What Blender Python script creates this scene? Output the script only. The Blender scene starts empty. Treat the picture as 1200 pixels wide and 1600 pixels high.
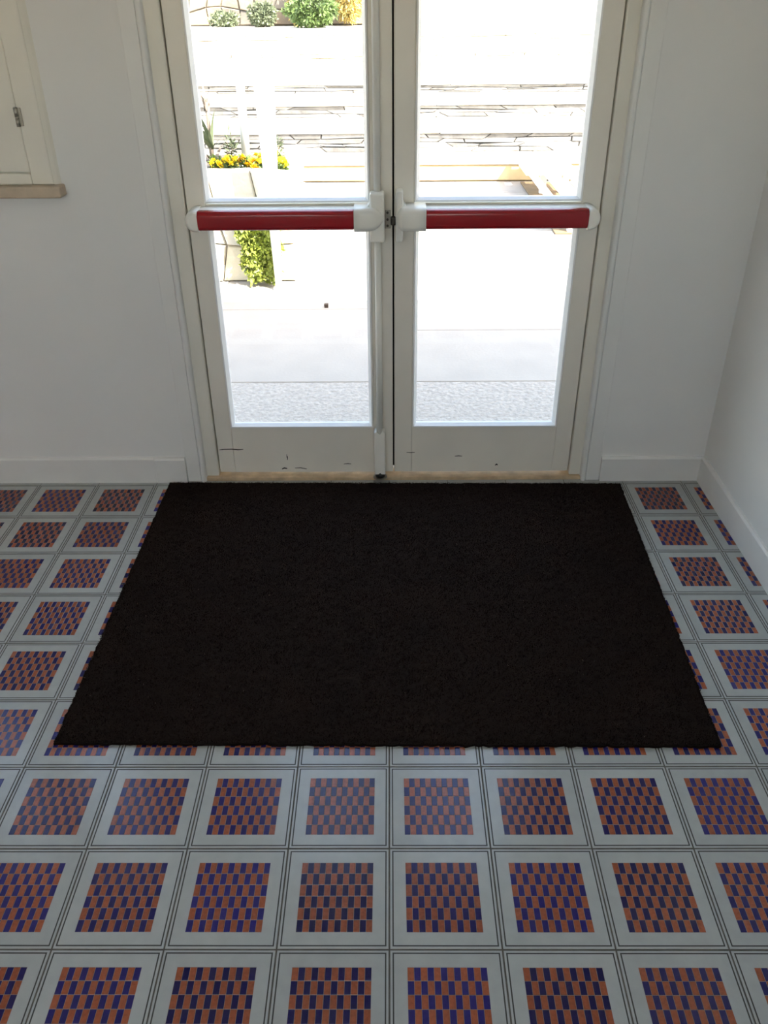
import bpy, bmesh, math, random
import numpy as np
from mathutils import Vector, Matrix

random.seed(7)
RNG = np.random.default_rng(7)
C = bpy.context.scene.collection
SC = bpy.context.scene
PI = math.pi

# ---------------------------------------------------------------- camera
# solved from the 20 cm floor tiles and the door's vertical edges (frame 1200 x 1600)
F_PX, PITCH, YAW, ROLL, PY = 1287.52, 0.545121, -0.0094478, -0.0087164, 761.29
CAM = Vector((0.00526, -2.42238, 1.45523))
cp, sp, cy_, sy_ = math.cos(PITCH), math.sin(PITCH), math.cos(YAW), math.sin(YAW)
fwd = Vector((sy_ * cp, cy_ * cp, -sp))
r0 = Vector((cy_, -sy_, 0)); u0 = r0.cross(fwd)
right = math.cos(ROLL) * r0 + math.sin(ROLL) * u0
up = -math.sin(ROLL) * r0 + math.cos(ROLL) * u0
cam_d = bpy.data.cameras.new('camera')
cam = bpy.data.objects.new('camera', cam_d); C.objects.link(cam)
M = Matrix((right, up, -fwd)).transposed().to_4x4(); M.translation = CAM
cam.matrix_world = M
cam_d.sensor_fit = 'VERTICAL'; cam_d.sensor_height = 36.0
cam_d.lens = F_PX * 36.0 / 1600.0
cam_d.shift_y = (PY - 800.0) / 1600.0
cam_d.clip_start = 0.02; cam_d.clip_end = 500
SC.camera = cam

# ---------------------------------------------------------------- light
EXPOSURE = 1.85
SKY_STRENGTH = 0.40
SUN_STRENGTH = 5.5
SUN_EL = math.radians(48)
SUN_FROM = Vector((0.72, -0.69, 0)).normalized()        # the sun stands behind the building, to the right
W = bpy.data.worlds.new('world'); SC.world = W; W.use_nodes = True
wn = W.node_tree.nodes; wl = W.node_tree.links
bg = wn['Background']
sky = wn.new('ShaderNodeTexSky'); sky.sky_type = 'NISHITA'; sky.sun_disc = False
sky.sun_elevation = SUN_EL
sky.sun_rotation = math.atan2(SUN_FROM.x, SUN_FROM.y)
sky.air_density = 1.0; sky.dust_density = 2.0; sky.ozone_density = 1.0
wbm = wn.new('ShaderNodeMix'); wbm.data_type = 'RGBA'; wbm.blend_type = 'MULTIPLY'; wbm.inputs[0].default_value = 1
wbm.inputs[7].default_value = (1.15, 1.0, 0.83, 1)       # daylight white balance
wl.new(sky.outputs[0], wbm.inputs[6]); wl.new(wbm.outputs[2], bg.inputs[0]); bg.inputs[1].default_value = SKY_STRENGTH
sun_d = bpy.data.lights.new('sun', 'SUN'); sun_d.energy = SUN_STRENGTH; sun_d.angle = math.radians(0.6)
sun_d.color = (1.0, 0.96, 0.90)
sun = bpy.data.objects.new('sun', sun_d); C.objects.link(sun)
sd = Vector((SUN_FROM.x * math.cos(SUN_EL), SUN_FROM.y * math.cos(SUN_EL), math.sin(SUN_EL)))
sun.rotation_euler = sd.to_track_quat('Z', 'Y').to_euler(); sun.location = (6, -6, 8)
vs = SC.view_settings
vs.view_transform = 'Standard'; vs.look = 'None'; vs.gamma = 1.0; vs.use_curve_mapping = False
vs.exposure = EXPOSURE
SC.cycles.max_bounces = 14; SC.cycles.diffuse_bounces = 8; SC.cycles.transparent_max_bounces = 16
SC.cycles.caustics_reflective = False; SC.cycles.caustics_refractive = False

# ---------------------------------------------------------------- materials
MATS = {}
def mat(name, col, rough=0.6, noise=None, bump=None, spec=0.5, metal=0.0, detail=4, coords='Object'):
    """principled material; noise=(scale, amount) varies the colour, bump=(scale, strength, distance) gives fine relief"""
    if name in MATS: return MATS[name]
    m = bpy.data.materials.new(name); m.use_nodes = True
    nt = m.node_tree; b = nt.nodes['Principled BSDF']
    b.inputs['Base Color'].default_value = (*col, 1); b.inputs['Roughness'].default_value = rough
    b.inputs['Specular IOR Level'].default_value = spec; b.inputs['Metallic'].default_value = metal
    tc = nt.nodes.new('ShaderNodeTexCoord')
    if coords == 'World':
        src = nt.nodes.new('ShaderNodeNewGeometry').outputs['Position']
    else:
        src = tc.outputs[coords]
    if noise:
        n = nt.nodes.new('ShaderNodeTexNoise'); n.inputs['Scale'].default_value = noise[0]; n.inputs['Detail'].default_value = detail
        nt.links.new(src, n.inputs['Vector'])
        r = nt.nodes.new('ShaderNodeMapRange'); r.inputs[1].default_value = 0.3; r.inputs[2].default_value = 0.7
        r.inputs[3].default_value = 1 - noise[1]; r.inputs[4].default_value = 1 + noise[1]
        nt.links.new(n.outputs[0], r.inputs[0])
        mx = nt.nodes.new('ShaderNodeMix'); mx.data_type = 'RGBA'; mx.blend_type = 'MULTIPLY'; mx.inputs[0].default_value = 1
        mx.inputs[6].default_value = (*col, 1)
        nt.links.new(r.outputs[0], mx.inputs[7]); nt.links.new(mx.outputs[2], b.inputs['Base Color'])
    if bump:
        n2 = nt.nodes.new('ShaderNodeTexNoise'); n2.inputs['Scale'].default_value = bump[0]; n2.inputs['Detail'].default_value = 5
        nt.links.new(src, n2.inputs['Vector'])
        bp = nt.nodes.new('ShaderNodeBump'); bp.inputs['Strength'].default_value = bump[1]; bp.inputs['Distance'].default_value = bump[2]
        nt.links.new(n2.outputs[0], bp.inputs['Height']); nt.links.new(bp.outputs[0], b.inputs['Normal'])
    MATS[name] = m
    return m

def per_tile(m, lo, hi, seed):
    """each 20 cm tile gets its own tone (kiln variation), by its cell in the world"""
    nt = m.node_tree; b = nt.nodes['Principled BSDF']
    g = nt.nodes.new('ShaderNodeNewGeometry')
    v = nt.nodes.new('ShaderNodeVectorMath'); v.operation = 'SCALE'; v.inputs['Scale'].default_value = 5.0
    f = nt.nodes.new('ShaderNodeVectorMath'); f.operation = 'FLOOR'
    a = nt.nodes.new('ShaderNodeVectorMath'); a.operation = 'MULTIPLY_ADD'; a.inputs[1].default_value = (1, 1, 0); a.inputs[2].default_value = (seed, seed, seed)
    w = nt.nodes.new('ShaderNodeTexWhiteNoise'); w.noise_dimensions = '3D'
    r = nt.nodes.new('ShaderNodeMapRange'); r.inputs[3].default_value = lo; r.inputs[4].default_value = hi
    nt.links.new(g.outputs['Position'], v.inputs[0]); nt.links.new(v.outputs[0], f.inputs[0]); nt.links.new(f.outputs[0], a.inputs[0])
    nt.links.new(a.outputs[0], w.inputs['Vector']); nt.links.new(w.outputs['Value'], r.inputs[0])
    mx = nt.nodes.new('ShaderNodeMix'); mx.data_type = 'RGBA'; mx.blend_type = 'MULTIPLY'; mx.inputs[0].default_value = 1
    old = b.inputs['Base Color'].links
    if old: nt.links.new(old[0].from_socket, mx.inputs[6])
    else: mx.inputs[6].default_value = b.inputs['Base Color'].default_value
    nt.links.new(r.outputs[0], mx.inputs[7]); nt.links.new(mx.outputs[2], b.inputs['Base Color'])
    return m

def glass_mat():
    m = bpy.data.materials.new('pane_glass'); m.use_nodes = True
    nt = m.node_tree; nt.nodes.clear()
    o = nt.nodes.new('ShaderNodeOutputMaterial'); t = nt.nodes.new('ShaderNodeBsdfTransparent'); t.inputs[0].default_value = (0.97, 0.98, 0.975, 1)
    g = nt.nodes.new('ShaderNodeBsdfGlossy'); g.inputs['Roughness'].default_value = 0.02
    f = nt.nodes.new('ShaderNodeFresnel'); f.inputs[0].default_value = 1.45
    ge = nt.nodes.new('ShaderNodeNewGeometry'); ir = nt.nodes.new('ShaderNodeMapRange')      # same reflectance on entering and leaving the pane
    ir.inputs[3].default_value = 1.45; ir.inputs[4].default_value = 1 / 1.45
    nt.links.new(ge.outputs['Backfacing'], ir.inputs[0]); nt.links.new(ir.outputs[0], f.inputs[0])
    mx = nt.nodes.new('ShaderNodeMixShader')
    nt.links.new(f.outputs[0], mx.inputs[0]); nt.links.new(t.outputs[0], mx.inputs[1]); nt.links.new(g.outputs[0], mx.inputs[2])
    nt.links.new(mx.outputs[0], o.inputs[0])
    return m

M_GLASS = glass_mat()
M_WALL = mat('wall_paint', (0.76, 0.76, 0.745), 0.85, (3, 0.02), (60, 0.15, 0.002), 0.3, coords='World')
M_CEIL = mat('ceiling_paint', (0.80, 0.80, 0.77), 0.9)
M_FRAME = mat('cream_gloss_paint', (0.77, 0.745, 0.665), 0.38, (9, 0.025), (25, 0.08, 0.002), coords='World')
M_DOOR = mat('door_paint', (0.80, 0.765, 0.685), 0.36, (7, 0.03), (30, 0.08, 0.002), coords='World')
M_BEAD = mat('white_bead_paint', (0.88, 0.88, 0.87), 0.32)
M_CAP = mat('white_plastic', (0.84, 0.83, 0.77), 0.32)
M_RED = mat('red_lacquer', (0.32, 0.010, 0.016), 0.22)
M_GAP = mat('dark_gap', (0.02, 0.017, 0.013), 0.9)
M_STEEL = mat('worn_steel', (0.38, 0.36, 0.31), 0.42, metal=1.0)
M_DARKSTEEL = mat('dark_steel', (0.07, 0.065, 0.055), 0.5, metal=0.6)
M_BASE = mat('baseboard_paint', (0.76, 0.76, 0.74), 0.45, (12, 0.02), coords='World')
M_SILL = mat('beige_marble', (0.52, 0.42, 0.31), 0.45, (14, 0.22), (30, 0.2, 0.003), coords='World')
M_THRESH = mat('travertine', (0.56, 0.42, 0.27), 0.5, (18, 0.3), (40, 0.3, 0.003), coords='World')
M_TILE = per_tile(mat('tile_white', (0.39, 0.41, 0.40), 0.17, (35, 0.045), (14, 0.05, 0.004), coords='World'), 0.94, 1.05, 3.1)
M_LINE = mat('tile_line', (0.03, 0.028, 0.023), 0.5)
M_GROUT = mat('tile_joint', (0.10, 0.092, 0.075), 0.9, (40, 0.35), coords='World')
M_BED = mat('tile_relief_line', (0.26, 0.20, 0.17), 0.35)
M_ORANGE = per_tile(mat('tile_terracotta', (0.30, 0.082, 0.037), 0.2, (160, 0.16), (22, 0.05, 0.003), coords='World'), 0.88, 1.10, 1.7)
M_BLUE = per_tile(mat('tile_blue', (0.017, 0.013, 0.125), 0.18, (120, 0.15), (22, 0.05, 0.003), coords='World'), 0.45, 1.15, 5.3)
M_MATBACK = mat('mat_backing', (0.018, 0.012, 0.009), 0.95, spec=0.04)

def fibre_mat():
    m = mat('mat_fibre', (0.02, 0.016, 0.014), 0.95, spec=0.04)
    nt = m.node_tree; b = nt.nodes['Principled BSDF']
    a = nt.nodes.new('ShaderNodeAttribute'); a.attribute_name = 'tone'
    nt.links.new(a.outputs['Color'], b.inputs['Base Color'])
    return m
M_FIBRE = fibre_mat()
# outdoors
M_PAVE = mat('pale_concrete', (0.355, 0.325, 0.288), 0.85, (5, 0.05), (70, 0.3, 0.004), coords='World')
M_PAVEROUGH = mat('bush_hammered_stone', (0.385, 0.352, 0.312), 0.9, (60, 0.16), (45, 0.9, 0.02), coords='World')
M_JOINT = mat('paving_joint', (0.25, 0.24, 0.22), 0.95)
M_TREAD = mat('pale_stone_tread', (0.66, 0.62, 0.54), 0.85, (4, 0.06), (30, 0.3, 0.01), coords='World')
M_RISE1 = mat('sandstone_riser', (0.55, 0.42, 0.24), 0.9, (6, 0.2), (20, 0.4, 0.01), coords='World')
M_STONE = [mat('pale_stone_a', (0.50, 0.46, 0.39), 0.9, (5, 0.18), (18, 0.6, 0.02), coords='World'),
           mat('pale_stone_b', (0.42, 0.40, 0.36), 0.9, (5, 0.18), (18, 0.6, 0.02), coords='World'),
           mat('pale_stone_c', (0.55, 0.47, 0.35), 0.9, (5, 0.18), (18, 0.6, 0.02), coords='World')]
M_BACKSTONE = [mat('wall_stone_a', (0.20, 0.175, 0.14), 0.9, (3, 0.2), (9, 0.6, 0.03), coords='World'),
               mat('wall_stone_b', (0.17, 0.152, 0.128), 0.9, (3, 0.2), (9, 0.6, 0.03), coords='World'),
               mat('wall_stone_c', (0.24, 0.195, 0.14), 0.9, (3, 0.2), (9, 0.6, 0.03), coords='World')]
M_PSTONE = [mat('planter_stone_a', (0.62, 0.58, 0.50), 0.9, (5, 0.12), (18, 0.5, 0.02), coords='World'),
            mat('planter_stone_b', (0.66, 0.60, 0.47), 0.9, (5, 0.12), (18, 0.5, 0.02), coords='World')]
M_RSTONE = [mat('grey_slate_a', (0.13, 0.127, 0.122), 0.9, (7, 0.3), (22, 0.6, 0.02), coords='World'),
            mat('grey_slate_b', (0.20, 0.196, 0.188), 0.9, (7, 0.3), (22, 0.6, 0.02), coords='World'),
            mat('grey_slate_c', (0.34, 0.325, 0.30), 0.9, (7, 0.2), (22, 0.6, 0.02), coords='World')]
M_STEPCORE = mat('step_mortar', (0.16, 0.155, 0.145), 0.95)
M_MORTAR = mat('dark_mortar', (0.10, 0.09, 0.075), 0.95)
M_WHITE = mat('white_outdoor_paint', (0.80, 0.80, 0.78), 0.5)
M_EXT = mat('exterior_render', (0.72, 0.70, 0.65), 0.9)
M_LEAF = mat('leaf_green', (0.10, 0.16, 0.045), 0.5, (3, 0.5), coords='World')
M_LEAFY = mat('leaf_yellow_green', (0.28, 0.33, 0.05), 0.5, (8, 0.4), coords='World')
M_LEAFG = mat('leaf_grey_green', (0.13, 0.16, 0.09), 0.6, (3, 0.4), coords='World')
M_LEAFS = mat('leaf_straw', (0.42, 0.32, 0.09), 0.6, (6, 0.4), coords='World')
M_DRY = mat('leaf_dry_brown', (0.17, 0.14, 0.11), 0.8, (20, 0.4), coords='World')
M_STEM = mat('plant_stem', (0.12, 0.09, 0.05), 0.8)
M_YELLOW = mat('petal_yellow', (0.80, 0.62, 0.01), 0.5)
M_AMBER = mat('petal_amber', (0.80, 0.50, 0.01), 0.5)
M_SOIL = mat('soil', (0.09, 0.07, 0.05), 0.95)
M_BROWN = mat('brown_wood', (0.055, 0.035, 0.022), 0.8)

# ---------------------------------------------------------------- helpers
def tag(o, label=None, cat=None, group=None, kind=None):
    if label: o['label'] = label
    if cat: o['category'] = cat
    if group: o['group'] = group
    if kind: o['kind'] = kind
    return o

def empty(name, loc=(0, 0, 0)):
    o = bpy.data.objects.new(name, None); C.objects.link(o); o.location = loc
    o.empty_display_size = 0.1
    return o

def wloc(o):
    v = Vector((0, 0, 0))
    while o is not None:
        v = v + Vector(o.location); o = o.parent
    return v

class MB:
    """collects shapes in world coordinates; build() links them as one mesh object"""
    def __init__(s): s.bm = bmesh.new(); s.mats = []
    def _mi(s, m):
        if m is None: return 0
        if m not in s.mats: s.mats.append(m)
        return s.mats.index(m)
    def box(s, x0, x1, y0, y1, z0, z1, bev=0.0, seg=2, m=None):
        t = bmesh.new(); bmesh.ops.create_cube(t, size=1.0)
        for v in t.verts:
            v.co = Vector(((x0 + x1) / 2 + v.co.x * (x1 - x0), (y0 + y1) / 2 + v.co.y * (y1 - y0), (z0 + z1) / 2 + v.co.z * (z1 - z0)))
        if bev > 0:
            bmesh.ops.bevel(t, geom=t.edges[:], offset=bev, segments=seg, affect='EDGES', profile=0.5)
        return s.add(t, m)
    def add(s, t, m=None, smooth=None):
        mi = s._mi(m); vm = {}
        for v in t.verts: vm[v] = s.bm.verts.new(v.co)
        for f in t.faces:
            try: nf = s.bm.faces.new([vm[v] for v in f.verts])
            except ValueError: continue
            nf.material_index = mi; nf.smooth = f.smooth if smooth is None else smooth
        t.free(); return s
    def poly(s, pts, faces, m=None, smooth=False):
        mi = s._mi(m); vs_ = [s.bm.verts.new(p) for p in pts]
        for f in faces:
            nf = s.bm.faces.new([vs_[i] for i in f]); nf.material_index = mi; nf.smooth = smooth
        return s
    def prism(s, outline, axis, a, b, m=None, smooth=False, bev=0.0):
        """outline: 2-D loop; axis 'x' -> (y,z), 'y' -> (x,z), 'z' -> (x,y)"""
        def P(q, t):
            return {'x': (t, q[0], q[1]), 'y': (q[0], t, q[1]), 'z': (q[0], q[1], t)}[axis]
        t = bmesh.new(); n = len(outline)
        A = [t.verts.new(P(q, a)) for q in outline]; B = [t.verts.new(P(q, b)) for q in outline]
        for i in range(n):
            f = t.faces.new((A[i], A[(i + 1) % n], B[(i + 1) % n], B[i])); f.smooth = smooth
        t.faces.new(A[::-1]); t.faces.new(B)
        if bev > 0:
            bmesh.ops.bevel(t, geom=[e for e in t.edges if len(e.link_faces) == 2 and any(len(f.verts) == n for f in e.link_faces)],
                            offset=bev, segments=2, affect='EDGES', profile=0.5)
        bmesh.ops.recalc_face_normals(t, faces=t.faces[:])
        return s.add(t, m)
    def tube(s, p0, p1, r0_, r1_=None, n=16, m=None, cap=True):
        r1_ = r0_ if r1_ is None else r1_
        p0 = Vector(p0); p1 = Vector(p1); d = (p1 - p0).normalized(); a = d.orthogonal().normalized(); b = d.cross(a)
        t = bmesh.new(); A = []; B = []
        for i in range(n):
            k = 2 * PI * i / n; o = math.cos(k) * a + math.sin(k) * b
            A.append(t.verts.new(p0 + o * r0_)); B.append(t.verts.new(p1 + o * r1_))
        for i in range(n):
            f = t.faces.new((A[i], A[(i + 1) % n], B[(i + 1) % n], B[i])); f.smooth = True
        if cap: t.faces.new(A[::-1]); t.faces.new(B)
        bmesh.ops.recalc_face_normals(t, faces=t.faces[:])
        return s.add(t, m)
    def build(s, name, m=None, parent=None, origin=None):
        off = wloc(parent) if parent is not None else Vector((0, 0, 0))
        o_ = Vector(origin) if origin is not None else off
        me = bpy.data.meshes.new(name)
        bmesh.ops.translate(s.bm, verts=s.bm.verts[:], vec=-o_)
        s.bm.to_mesh(me); s.bm.free()
        if m is not None: me.materials.append(m)
        else:
            for k in s.mats: me.materials.append(k)
        ob = bpy.data.objects.new(name, me); C.objects.link(ob)
        if parent is not None: ob.parent = parent
        ob.location = o_ - off
        return ob

def B(name, m, parent, x0, x1, y0, y1, z0, z1, bev=0.0, seg=2):
    return MB().box(x0, x1, y0, y1, z0, z1, bev, seg).build(name, m, parent)

def np_mesh(name, verts, faces, m, parent=None, tone=None):
    """faces: (n,k) int array"""
    me = bpy.data.meshes.new(name); n, k = faces.shape
    me.vertices.add(len(verts)); me.vertices.foreach_set('co', np.ascontiguousarray(verts, dtype=np.float32).ravel())
    me.loops.add(n * k); me.loops.foreach_set('vertex_index', np.ascontiguousarray(faces, dtype=np.int32).ravel())
    me.polygons.add(n); me.polygons.foreach_set('loop_start', np.arange(0, n * k, k, dtype=np.int32))
    me.update(calc_edges=True); me.validate()
    if tone is not None:
        ca = me.color_attributes.new('tone', 'FLOAT_COLOR', 'POINT')
        ca.data.foreach_set('color', np.ascontiguousarray(tone, dtype=np.float32).ravel())
    me.materials.append(m)
    o = bpy.data.objects.new(name, me); C.objects.link(o)
    if parent is not None: o.parent = parent
    return o

# ---------------------------------------------------------------- the room
WY0, WY1 = 0.025, 0.15        # door wall: inner and outer face
RX = 1.067                    # right wall
LX, BY, CZ = -3.2, -4.6, 2.75
OX0, OX1, OZ1 = -0.640, 0.672, 2.36      # door opening in the wall
WX0, WX1, WZ0, WZ1 = -1.99, -0.935, 0.985, 2.20   # window opening

w = MB()
# the wall between the openings, as one solid with the two openings left free
w.box(-6, WX0, WY0, WY1, -0.05, 3.0); w.box(WX0, WX1, WY0, WY1, -0.05, WZ0 - 0.031); w.box(WX0, WX1, WY0, WY1, WZ1, 3.0)
w.box(WX1, OX0, WY0, WY1, -0.05, 3.0); w.box(OX0, OX1, WY0, WY1, OZ1, 3.0); w.box(OX1, 6, WY0, WY1, -0.05, 3.0)  # facade extended sideways, unseen, to help shade the terrace
tag(w.build('wall_front', M_WALL), 'white painted wall around the double glass door', 'wall', kind='structure')
tag(B('wall_right', M_WALL, None, RX, RX + 0.2, BY - 0.2, WY0, -0.05, CZ), 'white painted side wall meeting the door wall in the corner', 'wall', kind='structure')
tag(B('wall_left', M_WALL, None, LX - 0.2, LX, BY - 0.2, WY0, -0.05, CZ), 'white painted side wall beyond the casement window', 'wall', kind='structure')
wb_ = MB(); wb_.box(LX, -2.0, BY - 0.2, BY, -0.05, CZ); wb_.box(-2.0, 0.1, BY - 0.2, BY, 2.3, CZ); wb_.box(0.1, RX, BY - 0.2, BY, -0.05, CZ); wb_.box(-2.0, 0.1, BY - 0.2, BY, -0.05, 1.35)
tag(wb_.build('wall_back', M_WALL), 'white painted wall opposite the glass door', 'wall', kind='structure')
tag(B('ceiling', M_CEIL, None, -6, 6, BY - 0.2, WY0, CZ, 3.0), 'flat white ceiling above the entrance hall', 'ceiling', kind='structure')  # slab extended past the hall as an unseen roof, to shade the terrace

# floor: joint bed with each tile laid on it
T = 0.2
floor = tag(B('floor', M_GROUT, None, LX, RX, BY, WY0, -0.05, -0.0012), 'floor of white tiles with blue and terracotta check centres', 'floor', kind='structure')
IN0, COLS, ROWS = 0.031, 12, 6
CW = (T - 2 * IN0) / COLS; CH = (T - 2 * IN0) / ROWS
def tile_bm(x0=0.0, y0=0.0, chips=False):
    """one tile in its own corner coordinates (0..T); top at z = 0"""
    bm = bmesh.new()
    g = 0.0015
    lv = [(g, -0.0006), (g + 0.0007, 0.0), (0.0054, 0.0), (0.0079, 0.0), (IN0, 0.0)]
    rings = []
    bot = [bm.verts.new((x0 + x, y0 + y, -0.006)) for x, y in ((g, g), (T - g, g), (T - g, T - g), (g, T - g))]
    rings.append(bot)
    for d, z in lv:
        rings.append([bm.verts.new((x0 + x, y0 + y, z)) for x, y in ((d, d), (T - d, d), (T - d, T - d), (d, T - d))])
    mats = [0, 0, 0, 1, 0]
    for k in range(len(rings) - 1):
        for i in range(4):
            f = bm.faces.new((rings[k][i], rings[k][(i + 1) % 4], rings[k + 1][(i + 1) % 4], rings[k + 1][i])); f.material_index = mats[k]
    f = bm.faces.new(rings[-1]); f.material_index = 2
    if chips: chip_faces(bm, x0, y0, 3)
    return bm
CHIP_G, CHIP_H = 0.00035, 0.0004
def chip_verts(w_, h_):
    a, b = CHIP_G, 0.0004
    return [(a, a, 0), (w_ - a, a, 0), (w_ - a, h_ - a, 0), (a, h_ - a, 0),
            (a + b, a + b, CHIP_H), (w_ - a - b, a + b, CHIP_H), (w_ - a - b, h_ - a - b, CHIP_H), (a + b, h_ - a - b, CHIP_H)]
CHIP_F = [(0, 1, 5, 4), (1, 2, 6, 5), (2, 3, 7, 6), (3, 0, 4, 7), (4, 5, 6, 7)]
def is_blue(c, r): return (c + r) % 2 == 0         # lower left chip is blue
def chip_faces(bm, x0, y0, mi0):
    cv = chip_verts(CW, CH)
    for r in range(ROWS):
        for c in range(COLS):
            vs_ = [bm.verts.new((x0 + IN0 + c * CW + p[0], y0 + IN0 + r * CH + p[1], p[2])) for p in cv]
            for f in CHIP_F:
                nf = bm.faces.new([vs_[i] for i in f]); nf.material_index = mi0 + (0 if is_blue(c, r) else 1)
def to_me(bm, name, mats_):
    me = bpy.data.meshes.new(name); bm.to_mesh(me); bm.free()
    for k in mats_: me.materials.append(k)
    return me
TILE_MATS = [M_TILE, M_LINE, M_BED]
me_tile = to_me(tile_bm(), 'tile', TILE_MATS)
bm = bmesh.new(); chip_faces(bm, 0, 0, 0); me_inlay = to_me(bm, 'check_inlay', [M_BLUE, M_ORANGE])
def cut(bm, x):
    bmesh.ops.bisect_plane(bm, geom=bm.verts[:] + bm.edges[:] + bm.faces[:], plane_co=(x, 0, 0), plane_no=(1, 0, 0), clear_outer=True)
    return bm
me_tile_cut = to_me(cut(tile_bm(), RX - 1.0 - 0.0125), 'tile_cut', TILE_MATS)
bm = bmesh.new(); chip_faces(bm, 0, 0, 0); me_inlay_cut = to_me(cut(bm, RX - 1.0 - 0.0125), 'check_inlay_cut', [M_BLUE, M_ORANGE])
def chip_me(m_):
    bm = bmesh.new(); vs_ = [bm.verts.new(p) for p in chip_verts(CW, CH)]
    for f in CHIP_F: bm.faces.new([vs_[i] for i in f])
    return to_me(bm, 'check_chip', [m_])
me_chip_b, me_chip_o = chip_me(M_BLUE), chip_me(M_ORANGE)
def link_child(name, me, parent, loc=(0, 0, 0)):
    o = bpy.data.objects.new(name, me); C.objects.link(o); o.parent = parent; o.location = loc
    return o
DETAILED = {(-2, 8), (-1, 8), (0, 8), (1, 8)}          # the four tiles that show largest: each check a piece of its own
single = set()
for k in range(1, 11):
    for i in range(-8, 6):
        if i <= -7 and k > 4: continue
        # tiles wholly under the mat are left to the joined remainder
        if -3 <= i <= 2 and k <= 5: continue
        single.add((i, k))
for (i, k) in sorted(single):
    cutt = i == 5
    t = link_child('tile', me_tile_cut if cutt else me_tile, floor, (i * T, -k * T, 0))
    # tiles never lie perfectly level
    t.rotation_euler = (random.uniform(-0.0022, 0.0022), random.uniform(-0.0022, 0.0022), 0)
    if (i, k) in DETAILED:
        for r in range(ROWS):
            for c in range(COLS):
                link_child('check_chip', me_chip_b if is_blue(c, r) else me_chip_o, t, (IN0 + c * CW, IN0 + r * CH, 0))
    else:
        tag(link_child('check_inlay', me_inlay_cut if cutt else me_inlay, t), kind='stuff')
# the remaining tiles of the room (out of view or under the mat) as one part
v_all, f_all, mi_all = [], [], []
proto = bmesh.new()
t_ = tile_bm(0, 0)
bm = t_
for r in range(ROWS):
    for c in range(COLS):
        a = CHIP_G
        vs_ = [bm.verts.new((IN0 + c * CW + x, IN0 + r * CH + y, 0.0003)) for x, y in ((a, a), (CW - a, a), (CW - a, CH - a), (a, CH - a))]
        nf = bm.faces.new(vs_); nf.material_index = 3 if is_blue(c, r) else 4
bm.verts.index_update()
pv = np.array([v.co[:] for v in bm.verts]); pf = np.array([[v.index for v in f.verts] for f in bm.faces]); pm = np.array([f.material_index for f in bm.faces])
bm.free(); proto.free()
n0 = 0
for k in range(1, 24):
    for i in range(-16, 6):
        if (i, k) in single: continue
        off = np.array([i * T, -k * T, 0.0]); q = pv + off
        q[:, 0] = np.minimum(q[:, 0], RX); q[:, 1] = np.maximum(q[:, 1], BY)
        v_all.append(q); f_all.append(pf + n0); mi_all.append(pm); n0 += len(pv)
rest = np_mesh('tile_field', np.concatenate(v_all), np.concatenate(f_all), M_TILE, floor)
for k in (M_LINE, M_BED, M_BLUE, M_ORANGE): rest.data.materials.append(k)
rest.data.polygons.foreach_set('material_index', np.concatenate(mi_all).astype(np.int32)); tag(rest, kind='stuff')
# cut strip of tile along the door wall
s_ = MB()
for i in range(-16, 6):
    s_.box(i * T + 0.001, min(RX, (i + 1) * T) - 0.001, 0.0011, WY0, -0.006, -0.0002)
tag(s_.build('cut_tile_strip', M_TILE, floor), kind='stuff')

# baseboards
def baseboard(name, segs, label, axis):
    root = tag(empty(name), label, 'baseboard', kind='structure')
    for (a, b, c0, z1) in segs:
        o = MB()
        if axis == 'x':
            o.prism([(WY0, 0.0), (c0, 0.0), (c0, z1 - 0.006), (c0 + 0.005, z1), (WY0, z1)], 'x', a, b)
        else:
            o.prism([(RX, 0.0), (c0, 0.0), (c0, z1 - 0.006), (c0 + 0.005, z1), (RX, z1)], 'y', a, b)
        o.build('board', M_BASE, root)
    return root
baseboard('baseboard_front_left', [(LX, -0.7985, 0.0125, 0.096), (-0.797, -0.694, 0.0105, 0.094)], 'white baseboard beneath the casement window', 'x')
baseboard('baseboard_front_right', [(0.722, RX, 0.0125, 0.091)], 'short white baseboard between door casing and corner', 'x')
baseboard('baseboard_right', [(BY, 0.0125, RX - 0.0125, 0.095)], 'white baseboard along the side wall next to the mat', 'y')

# ---------------------------------------------------------------- door frame
trim = tag(empty('trim_1', (0.016, 0.05, 0)), 'cream painted door frame with rounded casing', 'door frame', kind='structure')
JZ = 2.33
def casing(sgn, xin, xr0, xr1, xout):
    """profile in plan: flat outer board, then a rounded bead at the inner edge"""
    pts = [(xout, WY0 + 0.002), (xout, 0.0225), (xout - sgn * 0.003, 0.0215), (xr1 + sgn * 0.002, 0.0215)]
    n = 8
    for k in range(n + 1):
        a = PI * k / n
        pts.append(((xr0 + xr1) / 2 + sgn * (abs(xr1 - xr0) / 2) * math.cos(a), 0.024 - 0.010 * math.sin(a)))
    pts += [(xr0 - sgn * 0.001, 0.034), (xr0 - sgn * 0.001, WY0 + 0.03), (xr0 + sgn * 0.002, WY0 + 0.03), (xr0 + sgn * 0.002, WY0 + 0.002)]
    o = MB(); o.prism(pts, 'z', 0.0, OZ1 + 0.055, smooth=False)
    ob = o.build('casing', M_BASE, trim)
    return ob
casing(-1, -0.627, -0.630, -0.647, -0.693)
casing(+1, 0.655, 0.658, 0.675, 0.721)
B('head_casing', M_FRAME, trim, -0.693, 0.721, 0.0215, WY0 + 0.002, OZ1, OZ1 + 0.055, 0.003)
B('jamb', M_FRAME, trim, -0.6385, -0.5875, 0.036, 0.13, 0.012, JZ, 0.004)
B('jamb', M_FRAME, trim, 0.6195, 0.6705, 0.036, 0.13, 0.012, JZ, 0.004)
B('head_jamb', M_FRAME, trim, -0.5875, 0.6195, 0.036, 0.13, JZ - 0.03, JZ + 0.03, 0.004)
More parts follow.
